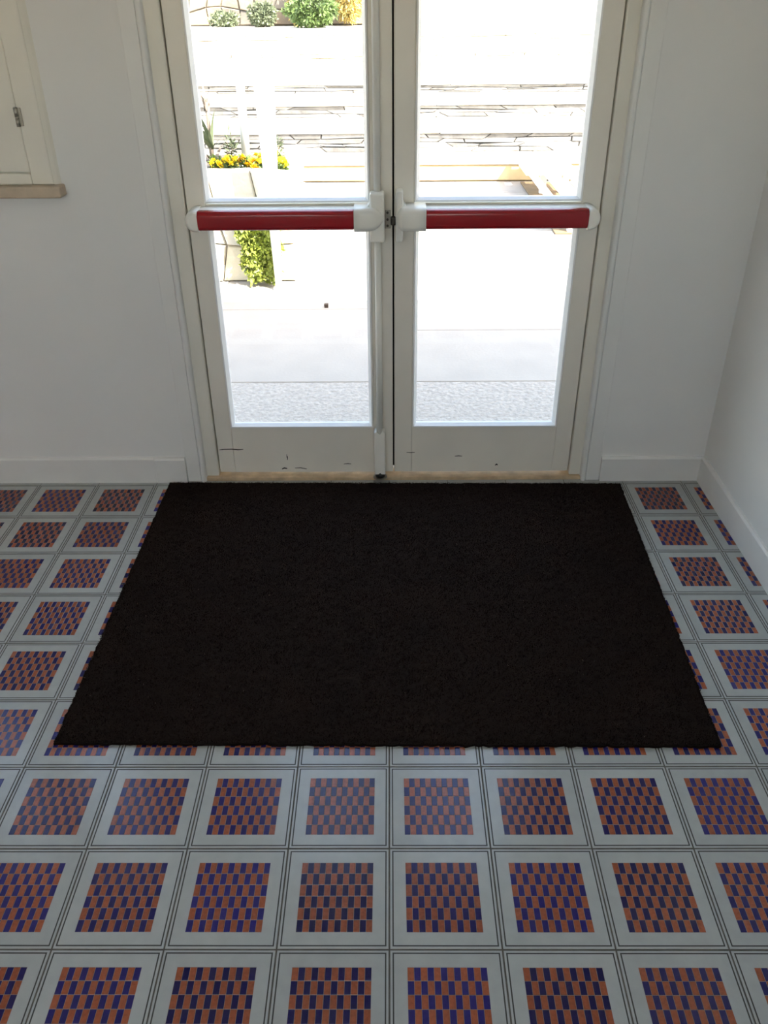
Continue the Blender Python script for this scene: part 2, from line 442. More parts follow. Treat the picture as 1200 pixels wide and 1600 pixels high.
# stops behind the leaves, near-black: the seam's shade is put into their colour
B('door_stop', M_GAP, trim, -0.5875, -0.572, 0.094, 0.125, 0.012, JZ - 0.03)
B('door_stop', M_GAP, trim, 0.604, 0.6195, 0.094, 0.125, 0.012, JZ - 0.03)
th = tag(MB().box(-0.6385, 0.6705, 0.026, 0.25, -0.03, 0.012, 0.003).build('door_threshold', M_THRESH), 'worn beige stone threshold under the glass doors', 'threshold', kind='structure')

# ---------------------------------------------------------------- door leaves
DY0, DY1, DZ0, DZ1 = 0.045, 0.088, 0.022, 2.296
GY = 0.066
def leaf(name, label, x0, x1, gx0, gx1, lock_side):
    """gx0, gx1: clear glass edges"""
    root = tag(empty(name, ((x0 + x1) / 2, 0.066, 0.012)), label, 'door', kind='structure')
    bw = 0.0135
    B('stile', M_DOOR, root, x0, gx0 - bw, DY0, DY1, DZ0, DZ1, 0.003)
    B('stile', M_DOOR, root, gx1 + bw, x1, DY0, DY1, DZ0, DZ1, 0.003)
    rails = [(DZ0, 0.1955), (0.846 + bw, 0.921), (2.20 + bw, DZ1)]
    for k, (a, b) in enumerate(rails):
        B(('bottom_rail', 'middle_rail', 'top_rail')[k], M_DOOR, root, gx0 - bw, gx1 + bw, DY0 + 0.0004, DY1, a, b, 0.0015)
    for (z0, z1) in ((0.206, 0.846), (0.9355, 2.20)):
        g = MB().box(gx0 - 0.008, gx1 + 0.008, GY, GY + 0.006, z0 - 0.008, z1 + 0.008).build('glass_pane', M_GLASS, root)
        tag(g, 'clear glass pane')
        # glazing bead, mitred: slopes from the face of the leaf down to the glass
        for side in range(4):
            bd = MB()
            zo0, zo1 = z0 - bw + 0.003, z1 + bw
            outer = [(gx0 - bw, zo0), (gx1 + bw, zo0), (gx1 + bw, zo1), (gx0 - bw, zo1)]
            mid = [(gx0 - bw + 0.005, zo0 + 0.005), (gx1 + bw - 0.005, zo0 + 0.005), (gx1 + bw - 0.005, zo1 - 0.005), (gx0 - bw + 0.005, zo1 - 0.005)]
            inner = [(gx0, z0), (gx1, z0), (gx1, z1), (gx0, z1)]
            i, j = side, (side + 1) % 4
            prof = [(outer, GY + 0.001), (outer, DY0 - 0.005), (mid, DY0 - 0.006), (inner, GY - 0.010), (inner, GY - 0.0003)]
            pts = []
            for P_, y in prof: pts += [(P_[i][0], y, P_[i][1]), (P_[j][0], y, P_[j][1])]
            n = len(prof); fs = [(2 * q, 2 * q + 1, 2 * q + 3, 2 * q + 2) for q in range(n - 1)]
            fs += [tuple(range(0, 2 * n, 2)), tuple(range(2 * n - 1, 0, -2))]
            bd.poly(pts, fs); bmesh.ops.recalc_face_normals(bd.bm, faces=bd.bm.faces[:])
            bd.build('glazing_bead', M_BEAD, root)
    return root
door1 = leaf('door_1', 'cream glass door leaf with vertical bolt rod beside its red push bar', -0.5845, 0.0135, -0.517, -0.0655, 1)
B('astragal', M_GAP, door1, -0.012, 0.0135, DY1 + 0.0005, DY1 + 0.014, DZ0, DZ1)  # astragal and rebate coloured near-black to give the middle seam its shade
B('astragal_lip', M_DOOR, door1, -0.012, 0.040, DY1 + 0.014, DY1 + 0.024, DZ0, DZ1, 0.002)
B('rebate', M_GAP, door1, 0.0135, 0.040, DY1 + 0.003, DY1 + 0.014, DZ0, DZ1)
door2 = leaf('door_2', 'cream glass door leaf with red push bar and no bolt rod', 0.0185, 0.6165, 0.0910, 0.5465, -1)

# panic bars ------------------------------------------------------
def d_profile(y_front, y_back, z0, z1, r):
    """rounded section in (y,z), flat at the back"""
    pts = [(y_back, z0), (y_back, z1)]
    n = 6
    for k in range(n + 1):
        a = PI / 2 * k / n; pts.append((y_front + r - r * math.sin(a), z1 - r + r * math.cos(a)))
    for k in range(n + 1):
        a = PI / 2 * k / n; pts.append((y_front + r - r * math.cos(a), z0 + r - r * math.sin(a)))
    return pts
def panic_bar(root, sgn, xc0, xr0, xr1, xe, conn_z0, conn_z1, xpl):
    """sgn +1: connector on the right end (first leaf), -1: on the left end.
    xe: outer end of the cap, xr0..xr1 red pad, xc0: connector's outer edge at the meeting stile"""
    a, b = min(xr0, xr1), max(xr0, xr1)
    bar = MB().prism(d_profile(-0.008, 0.0425, 0.8600, 0.9165, 0.004), 'x', a - 0.004, b + 0.004).build('push_bar', M_CAP, root)
    tag(bar, 'white push bar housing with red pad')
    p = MB(); p.prism(d_profile(-0.034, -0.006, 0.8625, 0.9165, 0.013), 'x', a, b, smooth=False, bev=0.003)
    pd = p.build('push_pad', M_RED, bar); tag(pd, 'glossy dark red push pad')
    for f in pd.data.polygons: f.use_smooth = True
    md = pd.modifiers.new('edge', 'EDGE_SPLIT'); md.split_angle = math.radians(35)
    # rounded end cap: half-round outline seen from the front, domed
    c = MB(); z0, z1 = 0.8575, 0.9195; zc = (z0 + z1) / 2; R = (z1 - z0) / 2
    xi = xr0 if sgn > 0 else xr1
    depth = abs(xe - xi); out = -sgn
    t = bmesh.new(); rings = []
    for (s_, y) in ((1.0, 0.044), (1.0, -0.014), (0.97, -0.024), (0.88, -0.031), (0.72, -0.035)):
        ring = []
        for k in range(13):
            an = -PI / 2 + PI * k / 12
            ring.append(t.verts.new((xi + out * ((depth - R * 0.55) * 0 + depth * (math.cos(an) ** 0.75) * s_), y, zc + R * math.sin(an) * s_)))
        rings.append(ring)
    for q in range(len(rings) - 1):
        for k in range(12):
            f = t.faces.new((rings[q][k], rings[q][k + 1], rings[q + 1][k + 1], rings[q + 1][k])); f.smooth = True
        t.faces.new((rings[q][0], rings[q + 1][0], rings[q + 1][12], rings[q][12]))
    t.faces.new(rings[-1]); t.faces.new(rings[0][::-1])
    bmesh.ops.recalc_face_normals(t, faces=t.faces[:])
    c.add(t); c.build('end_cap', M_CAP, bar)
    # connector: horizontal sleeve + vertical lock cover with sloping shoulders
    xi2 = xr1 if sgn > 0 else xr0
    lo, hi = min(xi2, xc0), max(xi2, xc0)
    c = MB(); zc2 = 0.8895
    def ring(x, hz, yf):
        R_ = min(0.017, hz * 0.95); pts = [(x, 0.044, zc2 - hz), (x, 0.044, zc2 + hz)]
        for k in range(8):
            an = PI / 2 * k / 7; pts.append((x, yf + R_ - R_ * math.sin(an), zc2 + hz - R_ + R_ * math.cos(an)))
        for k in range(8):
            an = PI / 2 * k / 7; pts.append((x, yf + R_ - R_ * math.cos(an), zc2 - hz + R_ - R_ * math.sin(an)))
        return pts
    span = xc0 - xpl
    secs = [(xi2, 0.0330, -0.037), (xi2 + (xpl - xi2) * 0.6, 0.0330, -0.037), (xpl, 0.0325, -0.036), (xpl + span * 0.3, 0.0300, -0.032), (xpl + span * 0.6, 0.0235, -0.025), (xpl + span * 0.85, 0.0130, -0.016), (xpl + span * 0.97, 0.0060, -0.0105)]
    t = bmesh.new(); RS = [[t.verts.new(p_) for p_ in ring(*q)] for q in secs]
    for q in range(len(RS) - 1):
        for k in range(18):
            f = t.faces.new((RS[q][k], RS[q][(k + 1) % 18], RS[q + 1][(k + 1) % 18], RS[q + 1][k])); f.smooth = k > 0
    t.faces.new(RS[0][::-1]); t.faces.new(RS[-1])
    bmesh.ops.recalc_face_normals(t, faces=t.faces[:]); c.add(t)
    px0, px1 = min(xpl, xc0), max(xpl, xc0)
    c.box(px0, px1, -0.010, 0.0445, conn_z0, conn_z1, 0.006, 3)
    # fillets between plate and sleeve
    for (za, zb, s2) in ((0.9205, 0.9345, 1), (0.8585, 0.8445, -1)):
        xq = xpl; d = -sgn
        pts = [(xq, za), (xq + d * 0.016, za)]
        for k in range(1, 6):
            an = PI / 2 * k / 6
            pts.append((xq + d * 0.016 * (1 - math.sin(an)), za + (zb - za) * (1 - math.cos(an))))
        pts.append((xq, zb))
        c.prism(pts, 'y', 0.0, 0.0442)
    cn = c.build('connector', M_CAP, bar)
    return bar
bar1 = panic_bar(door1, +1, -0.0095, -0.5415, -0.0965, -0.5795, 0.8215, 0.9585, -0.0515)
bar2 = panic_bar(door2, -1, 0.0225, 0.1090, 0.5690, 0.6055, 0.8215, 0.9640, 0.0440)
MB().box(0.5895, 0.5945, -0.0312, -0.0285, 0.872, 0.8745, 0.0008).build('cap_mark', M_GAP, bar2)

# vertical rod with bottom shoe on the first leaf
rod = MB().tube((-0.0300, 0.030, 0.17), (-0.0300, 0.030, 0.83), 0.0100).build('bolt_rod', M_CAP, door1)
MB().tube((-0.0300, 0.030, 0.945), (-0.0300, 0.030, 2.25), 0.0100).build('bolt_rod', M_CAP, door1)
sh = MB(); sh.prism([(-0.0485, 0.030), (-0.0125, 0.030), (-0.0125, 0.190), (-0.020, 0.196), (-0.0305, 0.178), (-0.041, 0.196), (-0.0485, 0.190)], 'y', 0.010, 0.0445, bev=0.003)
shoe = sh.build('bolt_guide', M_CAP, door1)
MB().tube((-0.0305, 0.026, 0.0165), (-0.0305, 0.026, 0.036), 0.0165).build('bolt_tip', M_DARKSTEEL, shoe)
kp = MB(); 
for k in range(24):
    a0, a1 = 2 * PI * k / 24, 2 * PI * (k + 1) / 24
    P_ = lambda r, a, z: (-0.0305 + r * math.cos(a), 0.026 + r * math.sin(a), z)
    kp.poly([P_(0.019, a0, 0.012), P_(0.019, a1, 0.012), P_(0.018, a1, 0.0165), P_(0.018, a0, 0.0165), P_(0.024, a0, 0.0125), P_(0.024, a1, 0.0125), P_(0.0235, a0, 0.016), P_(0.0235, a1, 0.016)],
            [(0, 1, 2, 3), (3, 2, 7, 6), (6, 7, 5, 4)])
tag(kp.build('floor_socket', M_STEEL, th), 'steel floor socket ring for the door bolt')
# keeper plate with three screws, latch tongue
kpl = B('keeper_plate', M_STEEL, door1, -0.0085, 0.0085, 0.0425, 0.0452, 0.8495, 0.9020, 0.001)
for z in (0.8575, 0.8755, 0.8950):
    MB().tube((-0.001, 0.0405, z), (-0.001, 0.0430, z), 0.0036, n=12).build('screw', M_DARKSTEEL, kpl)
B('latch', M_DARKSTEEL, door2, 0.0085, 0.0225, 0.024, 0.052, 0.862, 0.884, 0.003)
# cracks and scuffs in the paint of the bottom rails: thin open fissures with a shape of their own
def crack(pts, wd, parent, y=DY0 + 0.0002):
    o = MB(); P_ = []
    n = len(pts)
    for k, (x, z) in enumerate(pts):
        h = wd * (0.25 + 0.75 * math.sin(PI * (k + 0.5) / n)); P_ += [(x, y - 0.0004, z - h / 2), (x, y - 0.0004, z + h / 2), (x, y + 0.001, z + h / 2), (x, y + 0.001, z - h / 2)]
    fs = []
    for k in range(n - 1):
        a, b = 4 * k, 4 * k + 4
        fs += [(a, b, b + 1, a + 1), (a + 1, b + 1, b + 2, a + 2), (a + 3, a, a, a + 3)[:0] or (a, a + 3, b + 3, b)]
    o.poly(P_, fs); o.build('paint_crack', M_GAP, parent)
crack([(-0.578, 0.1105), (-0.562, 0.1125), (-0.535, 0.1130), (-0.515, 0.1105), (-0.497, 0.1120)], 0.0036, door1)
crack([(-0.349, 0.092), (-0.351, 0.085), (-0.347, 0.078), (-0.350, 0.071)], 0.010, door1)
crack([(-0.370, 0.034), (-0.362, 0.038), (-0.352, 0.036)], 0.005, door1)
crack([(-0.325, 0.038), (-0.305, 0.0385), (-0.285, 0.034)], 0.003, door1)
crack([(-0.156, 0.053), (-0.142, 0.0545), (-0.130, 0.053)], 0.0026, door1)
crack([(0.365, 0.046), (0.370, 0.050), (0.374, 0.047)], 0.006, door2)
crack([(0.06, 0.098), (0.075, 0.0965), (0.088, 0.098)], 0.0028, door2)
crack([(0.225, 0.082), (0.238, 0.0835), (0.25, 0.082)], 0.003, door2)

# ---------------------------------------------------------------- window on the left
win = tag(empty('window_1', ((WX0 + WX1) / 2, 0.03, WZ0)), 'cream painted casement window on a beige stone sill', 'window', kind='structure')
FY = 0.008
def fr(name, x0, x1, z0, z1, y0=FY, y1=0.09, bev=0.004): return B(name, M_FRAME, win, x0, x1, y0, y1, z0, z1, bev)
fr('frame_stile', -1.0035, -0.943, WZ0, WZ1); fr('frame_stile', -1.98, -1.9215, WZ0, WZ1)
fr('frame_rail', -1.9215, -1.0035, WZ0, 1.0150); fr('frame_rail', -1.9215, -1.0035, WZ1 - 0.05, WZ1)
# stepped cover strip against the wall
MB().prism([(-0.943, FY + 0.004), (-0.934, 0.018), (-0.926, WY0 + 0.001), (-0.943, WY0 + 0.001)], 'z', WZ0, WZ1 + 0.02).build('cover_strip', M_FRAME, win)
MB().prism([(-1.98, FY + 0.004), (-1.989, 0.018), (-1.997, WY0 + 0.001), (-1.98, WY0 + 0.001)], 'z', WZ0, WZ1 + 0.02).build('cover_strip', M_FRAME, win)
CX0, CX1, CZ0, CZ1 = -1.9200, -1.0055, 1.0175, WZ1 - 0.052
xm = (CX0 + CX1) / 2
for (a, b) in ((CX0, xm - 0.0015), (xm + 0.0015, CX1)):
    cs = B('casement', M_FRAME, win, a, a + 0.086, 0.016, 0.062, CZ0, CZ1, 0.005, 3)
    MB().box(b - 0.086, b, 0.016, 0.062, CZ0, CZ1, 0.005, 3).build('casement_stile', M_FRAME, cs)
    MB().box(a + 0.086, b - 0.086, 0.0163, 0.062, CZ0, CZ0 + 0.088, 0.004, 3).build('casement_rail', M_FRAME, cs)
    MB().box(a + 0.086, b - 0.086, 0.0163, 0.062, CZ1 - 0.08, CZ1, 0.004, 3).build('casement_rail', M_FRAME, cs)
    g = MB().box(a + 0.08, b - 0.08, 0.036, 0.041, CZ0 + 0.08, CZ1 - 0.075).build('glass_pane', M_GLASS, cs)
for x, zs in ((-1.0045, (1.162, 1.98)), (-1.921, (1.162, 1.98))):
    for z in zs:
        h = MB(); h.tube((x, 0.004, z - 0.024), (x, 0.004, z - 0.001), 0.0055, n=12); h.tube((x, 0.004, z + 0.001), (x, 0.004, z + 0.024), 0.0055, n=12)
        h.box(x + 0.003, x + 0.013, 0.0055, 0.0085, z - 0.023, z + 0.023, 0.0008)
        h.build('hinge', M_STEEL, win)
sill = MB(); sill.box(-2.03, -0.9185, -0.022, 0.10, WZ0 - 0.031, WZ0, 0.005, 3)
tag(sill.build('window_sill', M_SILL, win), 'worn beige stone sill')

# window added behind the camera, unseen, to brighten the hall
w2 = tag(empty('fill_window', (-0.95, BY - 0.1, 1.35)), 'added two-light window, unseen, brightening the hall from the opposite wall', 'window', kind='structure')
for k in range(3):
    x = -2.0 + 2.05 * k / 2; B('mullion', M_FRAME, w2, x, x + 0.05, BY - 0.13, BY - 0.07, 1.35, 2.3, 0.003)
for k in range(2):
    x = -1.95 + 2.05 * k / 2; B('glass_pane', M_GLASS, w2, x, x + 0.975, BY - 0.103, BY - 0.097, 1.40, 2.25)
    for z in (1.35, 2.25): B('frame_rail', M_FRAME, w2, x, x + 0.975, BY - 0.13, BY - 0.07, z, z + 0.05, 0.003)
tag(B('rear_ground', M_TREAD, None, -60, 60, -60, WY1, -0.4, -0.051), 'pale ground on the far side of the hall', 'ground', kind='structure')

# ---------------------------------------------------------------- door mat
mat_root = tag(empty('door_mat', (0.0, -0.57, 0.0)), 'large dark brown bristle door mat in front of the glass door', 'mat')
Q = [Vector((-0.752, 0.000)), Vector((0.785, -0.017)), Vector((0.739, -1.150)), Vector((-0.755, -1.139))]   # back left, back right, front right, front left
def mq(u, v):
    a = Q[3].lerp(Q[2], u); b = Q[0].lerp(Q[1], u); return a.lerp(b, v)
nu, nv = 150, 112
gu, gv = np.meshgrid(np.linspace(0, 1, nu + 1), np.linspace(0, 1, nv + 1))
Qn = np.array([q[:] for q in Q])
def mqn(u, v):
    u = u[..., None]; v = v[..., None]
    return (Qn[3] * (1 - u) + Qn[2] * u) * (1 - v) + (Qn[0] * (1 - u) + Qn[1] * u) * v
xy = mqn(gu, gv)
zz = 0.0095 + 0.0012 * RNG.standard_normal(gu.shape) * 0.6
edge = np.zeros_like(gu, bool); edge[0, :] = edge[-1, :] = True; edge[:, 0] = edge[:, -1] = True
xy[edge] += RNG.standard_normal((edge.sum(), 2)) * 0.0013
zz[edge] -= 0.002
top = np.concatenate([xy, zz[..., None]], -1).reshape(-1, 3)
idx = np.arange((nu + 1) * (nv + 1)).reshape(nv + 1, nu + 1)
fq = np.stack([idx[:-1, :-1], idx[:-1, 1:], idx[1:, 1:], idx[1:, :-1]], -1).reshape(-1, 4)
loop = np.concatenate([idx[0, :], idx[1:, -1], idx[-1, -2::-1], idx[-2:0:-1, 0]])
low = top[loop].copy(); low[:, 2] = 0.0006
base = len(top); n = len(loop); li = base + np.arange(n)
fs = np.stack([loop, li, np.roll(li, -1), np.roll(loop, -1)], -1)[:, ::-1]
vv = np.concatenate([top, low]) - np.array([0, -0.57, 0])
np_mesh('backing', vv, np.concatenate([fq, fs]), M_MATBACK, mat_root)
# bristle pile
NF = 260000
u = RNG.random(NF); v = RNG.random(NF)
ne = 9000                                             # a denser fringe along the edges
e = RNG.integers(0, 4, ne); u[:ne] = np.where(e == 0, 0.0015, np.where(e == 1, 0.9985, u[:ne])); v[:ne] = np.where(e == 2, 0.002, np.where(e == 3, 0.998, v[:ne]))
p = mqn(u, v); h = 0.0025 + 0.0030 * RNG.random(NF)
ang = RNG.random(NF) * 2 * PI; lean = RNG.random(NF) * 0.0045; a2 = RNG.random(NF) * 2 * PI; wd = 0.0005 + 0.0006 * RNG.random(NF)
z0 = np.full(NF, 0.0088); z0[:ne] = 0.001 + 0.007 * RNG.random(ne)
A = np.stack([p[:, 0] - np.cos(ang) * wd, p[:, 1] - np.sin(ang) * wd, z0], -1)
Bv = np.stack([p[:, 0] + np.cos(ang) * wd, p[:, 1] + np.sin(ang) * wd, z0], -1)
Tp = np.stack([p[:, 0] + np.cos(a2) * lean, p[:, 1] + np.sin(a2) * lean, z0 + h], -1)
vv = np.stack([A, Bv, Tp], 1).reshape(-1, 3) - np.array([0, -0.57, 0])
tone = np.zeros((NF, 4)); br = 0.75 + 0.5 * RNG.random(NF)
tone[:, 0] = 0.0165 * br; tone[:, 1] = 0.0105 * br; tone[:, 2] = 0.0080 * br; tone[:, 3] = 1
lint = RNG.random(NF) < 0.0012
tone[lint, :3] = np.array([0.16, 0.13, 0.11])
np_tone = np.repeat(tone, 3, 0)
pile = np_mesh('bristle_pile', vv, np.arange(NF * 3).reshape(-1, 3), M_FIBRE, mat_root, np_tone)
tag(pile, kind='stuff')

# ---------------------------------------------------------------- outdoors: paving and steps
GZ = -0.03
def slab(name, m, root, x0, x1, y0, y1, z1=GZ, th_=0.05, g=0.003):
    return MB().box(x0 + g, x1 - g, y0 + g, y1 - g, z1 - th_, z1, 0.003, 1).build(name, m, root)
ter = tag(B('terrace', M_JOINT, None, -6, 6, WY1, 5.284, GZ - 0.12, GZ - 0.006), 'pale paved terrace outside the glass door', 'terrace', kind='structure')
slab('rough_slab', M_PAVEROUGH, ter, -0.95, 0.06, 0.251, 0.924); slab('rough_slab', M_PAVEROUGH, ter, 0.06, 1.6, 0.251, 0.924)
yl = [0.924, 1.885, 2.86, 3.82, 4.56, 5.284]; yr = [0.924, 1.559, 2.119, 2.681, 3.24, 3.80, 4.36, 4.82, 5.284]
for (x0, x1, ys) in ((-0.95, 0.06, yl), (0.06, 1.6, yr)):
    for a, b in zip(ys[:-1], ys[1:]): slab('paving_slab', M_PAVE, ter, x0, x1, a, b)
for (x0, x1) in ((-6, -3.5), (-3.5, -0.95), (1.6, 3.8), (3.8, 6)):
    for a, b in ((0.251, 2.0), (2.0, 3.6), (3.6, 5.284)): slab('paving_slab', M_PAVE, ter, x0, x1, a, b)

def rough_block(x0, x1, y0, y1, z0, z1, jit, rnd):
    """irregular stone: a box with its corners knocked about and its edges broken"""
    t = bmesh.new(); bmesh.ops.create_cube(t, size=1.0)
    for v in t.verts:
        v.co = Vector(((x0 + x1) / 2 + v.co.x * (x1 - x0) + rnd.uniform(-jit, jit), (y0 + y1) / 2 + v.co.y * (y1 - y0) + (rnd.uniform(-jit, jit) * 0.5 if v.co.y < 0 else 0),
                        (z0 + z1) / 2 + v.co.z * (z1 - z0) + rnd.uniform(-jit, jit) * 0.55))
    bmesh.ops.bevel(t, geom=t.edges[:], offset=min(x1 - x0, z1 - z0) * 0.09, segments=1, affect='EDGES', profile=0.5)
    return t
rnd = random.Random(11)
STEPS = [(5.284, 0.148), (5.712, 0.346), (6.538, 0.486), (7.350, 0.597), (10.2, 0.72), (12.3, 0.86)]
ends = [s[0] for s in STEPS[1:]] + [15.6]
xr = (-5.2, 5.5)
prev = GZ
labels = ['lowest garden step with a smooth sandstone riser', 'second garden step with a riser of thin grey stones', 'third garden step with a riser of thin grey stones',
          'fourth garden step, low riser below the wide landing', 'broad low step across the far landing', 'topmost broad step before the rubble wall']
for k, (y, z) in enumerate(STEPS):
    st = tag(empty('garden_step', (0, y, prev)), labels[k], 'step', kind='structure')
    y1 = ends[k]
    # core and tread slabs
    B('step_core', M_STONE[1] if k >= 3 else M_STEPCORE, st, xr[0], xr[1], y + 0.05, y1 + 0.05, prev - 0.1, z - 0.03)
    x = xr[0]
    while x < xr[1] - 0.01:
        wdt = rnd.uniform(1.1, 1.7); xb = min(xr[1], x + wdt)
        if xr[1] - xb < 0.5: xb = xr[1]
        MB().add(rough_block(x + 0.004, xb - 0.004, y - 0.015, y1 + 0.04, z - 0.035, z, 0.004, rnd)).build('tread_slab', M_TREAD, st); x = xb
    # riser
    if k == 0:
        x = xr[0]
        while x < xr[1] - 0.01:
            xb = min(xr[1], x + rnd.uniform(1.8, 2.4))
            MB().add(rough_block(x + 0.004, xb - 0.004, y, y + 0.08, prev, z - 0.037, 0.004, rnd)).build('riser_slab', M_RISE1, st); x = xb
    else:
        nc = 4 if z - prev > 0.17 else 3
        hh = (z - 0.037 - prev) / nc
        xa_, xe_ = (-2.6, 2.7) if k < 4 else (-4.0, 3.2)
        ph = [rnd.uniform(0, 6) for _ in range(nc + 1)]
        def wav(c, x): return prev + c * hh + (0 if c in (0, nc) else hh * 0.42 * (0.6 * math.sin(x * 4.1 + ph[c]) + 0.4 * math.sin(x * 9.7 + ph[c] * 2)))
        for c in range(nc):
            x = xa_ + rnd.uniform(-0.2, 0); sl = 0.0
            while x < xe_:
                wd_ = rnd.uniform(0.20, 0.62); s2 = rnd.uniform(-0.09, 0.09); xn = x + wd_
                q = [(x, wav(c, x)), (xn, wav(c, xn)), (xn + s2, wav(c + 1, xn + s2)), (x + sl, wav(c + 1, x + sl))]
                cx, cz = sum(a[0] for a in q) / 4, sum(a[1] for a in q) / 4
                def ins2(d): return [(a[0] - math.copysign(min(abs(a[0] - cx) * 0.3, d), a[0] - cx), cz + (a[1] - cz) * max(0.2, 1 - d / max(hh, 0.01))) for a in q]
                o1, o2 = ins2(0.004), ins2(0.011); yy = y + rnd.uniform(0, 0.012)
                pts = [(a[0], yy + 0.1, a[1]) for a in o1] + [(a[0], yy + 0.008, a[1]) for a in o1] + [(a[0], yy, a[1]) for a in o2]
                fs = [(i, (i + 1) % 4, 4 + (i + 1) % 4, 4 + i) for i in range(4)] + [(4 + i, 4 + (i + 1) % 4, 8 + (i + 1) % 4, 8 + i) for i in range(4)] + [(8, 9, 10, 11)]
                MB().poly(pts, fs).build('riser_stone', rnd.choice(M_PSTONE if k >= 4 else M_RSTONE), st)
                x = xn; sl = s2
    prev = z

# far ground and rubble wall at the top
tag(B('far_ground', M_TREAD, None, -60, 60, 15.55, 90, 0.6, 1.0), 'pale bare ground beyond the steps', 'ground', kind='structure')
tag(MB().box(-60, xr[0], WY1, 15.55, -0.4, -0.04).box(xr[1], 60, WY1, 15.55, -0.4, -0.04).build('side_ground', M_TREAD), 'pale ground either side of the garden steps', 'ground', kind='structure')
rw = tag(empty('rubble_wall', (-2.5, 15.2, 0.86)), 'rubble stone retaining wall behind the far shrubs', 'wall', kind='structure')
B('mortar_core', M_MORTAR, rw, -6.0, 0.25, 15.08, 15.5, 0.8, 2.35)
nx, nz = 19, 6
gx = np.linspace(-6.0, 0.25, nx + 1); gz = np.linspace(0.88, 2.38, nz + 1)
jx = RNG.uniform(-0.085, 0.085, (nz + 1, nx + 1)); jz = RNG.uniform(-0.07, 0.07, (nz + 1, nx + 1))
jx[:, 0] = jx[:, -1] = 0; jz[0, :] = jz[-1, :] = 0
for r in range(nz):
    sh_ = 0.16 if r % 2 else 0.0
    for c in range(nx):
        q = [(gx[cc] + jx[rr, cc], gz[rr] + jz[rr, cc]) for rr, cc in ((r, c), (r, c + 1), (r + 1, c + 1), (r + 1, c))]
        cx, cz = sum(a[0] for a in q) / 4, sum(a[1] for a in q) / 4
        def ins(d): return [(cx + (a[0] - cx) * d, cz + (a[1] - cz) * d) for a in q]
        o1, o2 = ins(0.965), ins(0.87)
        pr_ = rnd.uniform(0.03, 0.07)
        pts = [(a[0], 15.10, a[1]) for a in o1] + [(a[0], 15.08 - pr_ * 0.6, a[1]) for a in o1] + [(a[0], 15.08 - pr_, a[1]) for a in o2]
        fs = [(i, (i + 1) % 4, 4 + (i + 1) % 4, 4 + i) for i in range(4)] + [(4 + i, 4 + (i + 1) % 4, 8 + (i + 1) % 4, 8 + i) for i in range(4)] + [(8, 9, 10, 11)]
        MB().poly(pts, fs).build('wall_stone', rnd.choice(M_BACKSTONE), rw)

# ---------------------------------------------------------------- plants
def leaves(n, centre, rad, size, aspect=0.45, droop=0.0, seed=0, shell=0.55, squash_low=True):
    """n small folded leaves filling an ellipsoid; two quads each"""
    g = np.random.default_rng(seed)
    d = g.standard_normal((n, 3)); d /= np.linalg.norm(d, axis=1)[:, None]
    r = (shell + (1 - shell) * g.random(n)) ** 0.8
    r *= 0.82 + 0.18 * np.sin(d[:, 0] * 7 + seed) * np.cos(d[:, 2] * 6 + d[:, 1] * 5)
    P_ = d * r[:, None] * np.array(rad)
    if squash_low: P_[:, 2] = np.maximum(P_[:, 2], -0.97 * rad[2])
    P_ += np.array(centre)
    ax = d + 0.9 * g.standard_normal((n, 3)); ax[:, 2] -= droop; ax /= np.linalg.norm(ax, axis=1)[:, None]
    s = np.cross(ax, g.standard_normal((n, 3))); s /= np.linalg.norm(s, axis=1)[:, None]; nn = np.cross(ax, s)
    L = size * (0.6 + 0.8 * g.random(n))[:, None]; Wd = L * aspect
    a = P_; b = P_ + ax * L * 0.5 + s * Wd * 0.5 + nn * Wd * 0.15; c = P_ + ax * L; e_ = P_ + ax * L * 0.5 - s * Wd * 0.5 + nn * Wd * 0.15; m_ = P_ + ax * L * 0.5
    V_ = np.stack([a, b, c, m_, e_], 1).reshape(-1, 3); k = np.arange(n)[:, None] * 5
    F_ = np.concatenate([k + np.array([[0, 1, 2, 3]]), k + np.array([[0, 3, 2, 4]])])
    return V_, F_

def shrub(name, label, base, rad, n, size, m, seed, group=None, droop=0.1, aspect=0.45):
    root = tag(empty(name, base), label, 'shrub', group)
    V_, F_ = leaves(n, (0, 0, rad[2] * 0.95), rad, size, aspect, droop, seed)
    np_mesh('foliage', V_, F_, m, root)
    s = MB(); g = random.Random(seed)
    for k in range(7):
        a = g.uniform(0, 2 * PI); q = g.uniform(0.3, 0.75)
        s.tube((base[0], base[1], base[2]), (base[0] + math.cos(a) * rad[0] * q, base[1] + math.sin(a) * rad[1] * q, base[2] + rad[2] * g.uniform(0.9, 1.6)), 0.018, 0.006, n=6)
    s.build('stem', M_STEM, root)
    return root
shrub('shrub', 'rounded green shrub, largest one before the rubble wall', (-1.33, 14.1, 0.86), (0.50, 0.34, 0.27), 5200, 0.075, M_LEAF, 21)
shrub('shrub', 'smaller grey-green shrub against the rubble wall', (-2.27, 14.62, 0.86), (0.30, 0.26, 0.21), 2600, 0.06, M_LEAFG, 22)
shrub('shrub', 'sparse low grey shrub against the rubble wall', (-2.98, 14.72, 0.86), (0.30, 0.2, 0.13), 1300, 0.06, M_LEAFG, 23)
shrub('shrub', 'straw-yellow bushy plant at the end of the rubble wall', (-0.72, 14.7, 0.93), (0.24, 0.22, 0.30), 1700, 0.11, M_LEAFS, 24, droop=0.6, aspect=0.25)
shrub('shrub', 'straw-yellow upright plant rising behind the largest shrub', (-1.62, 14.74, 0.86), (0.17, 0.08, 0.46), 1500, 0.12, M_LEAFS, 25, droop=0.5, aspect=0.25)

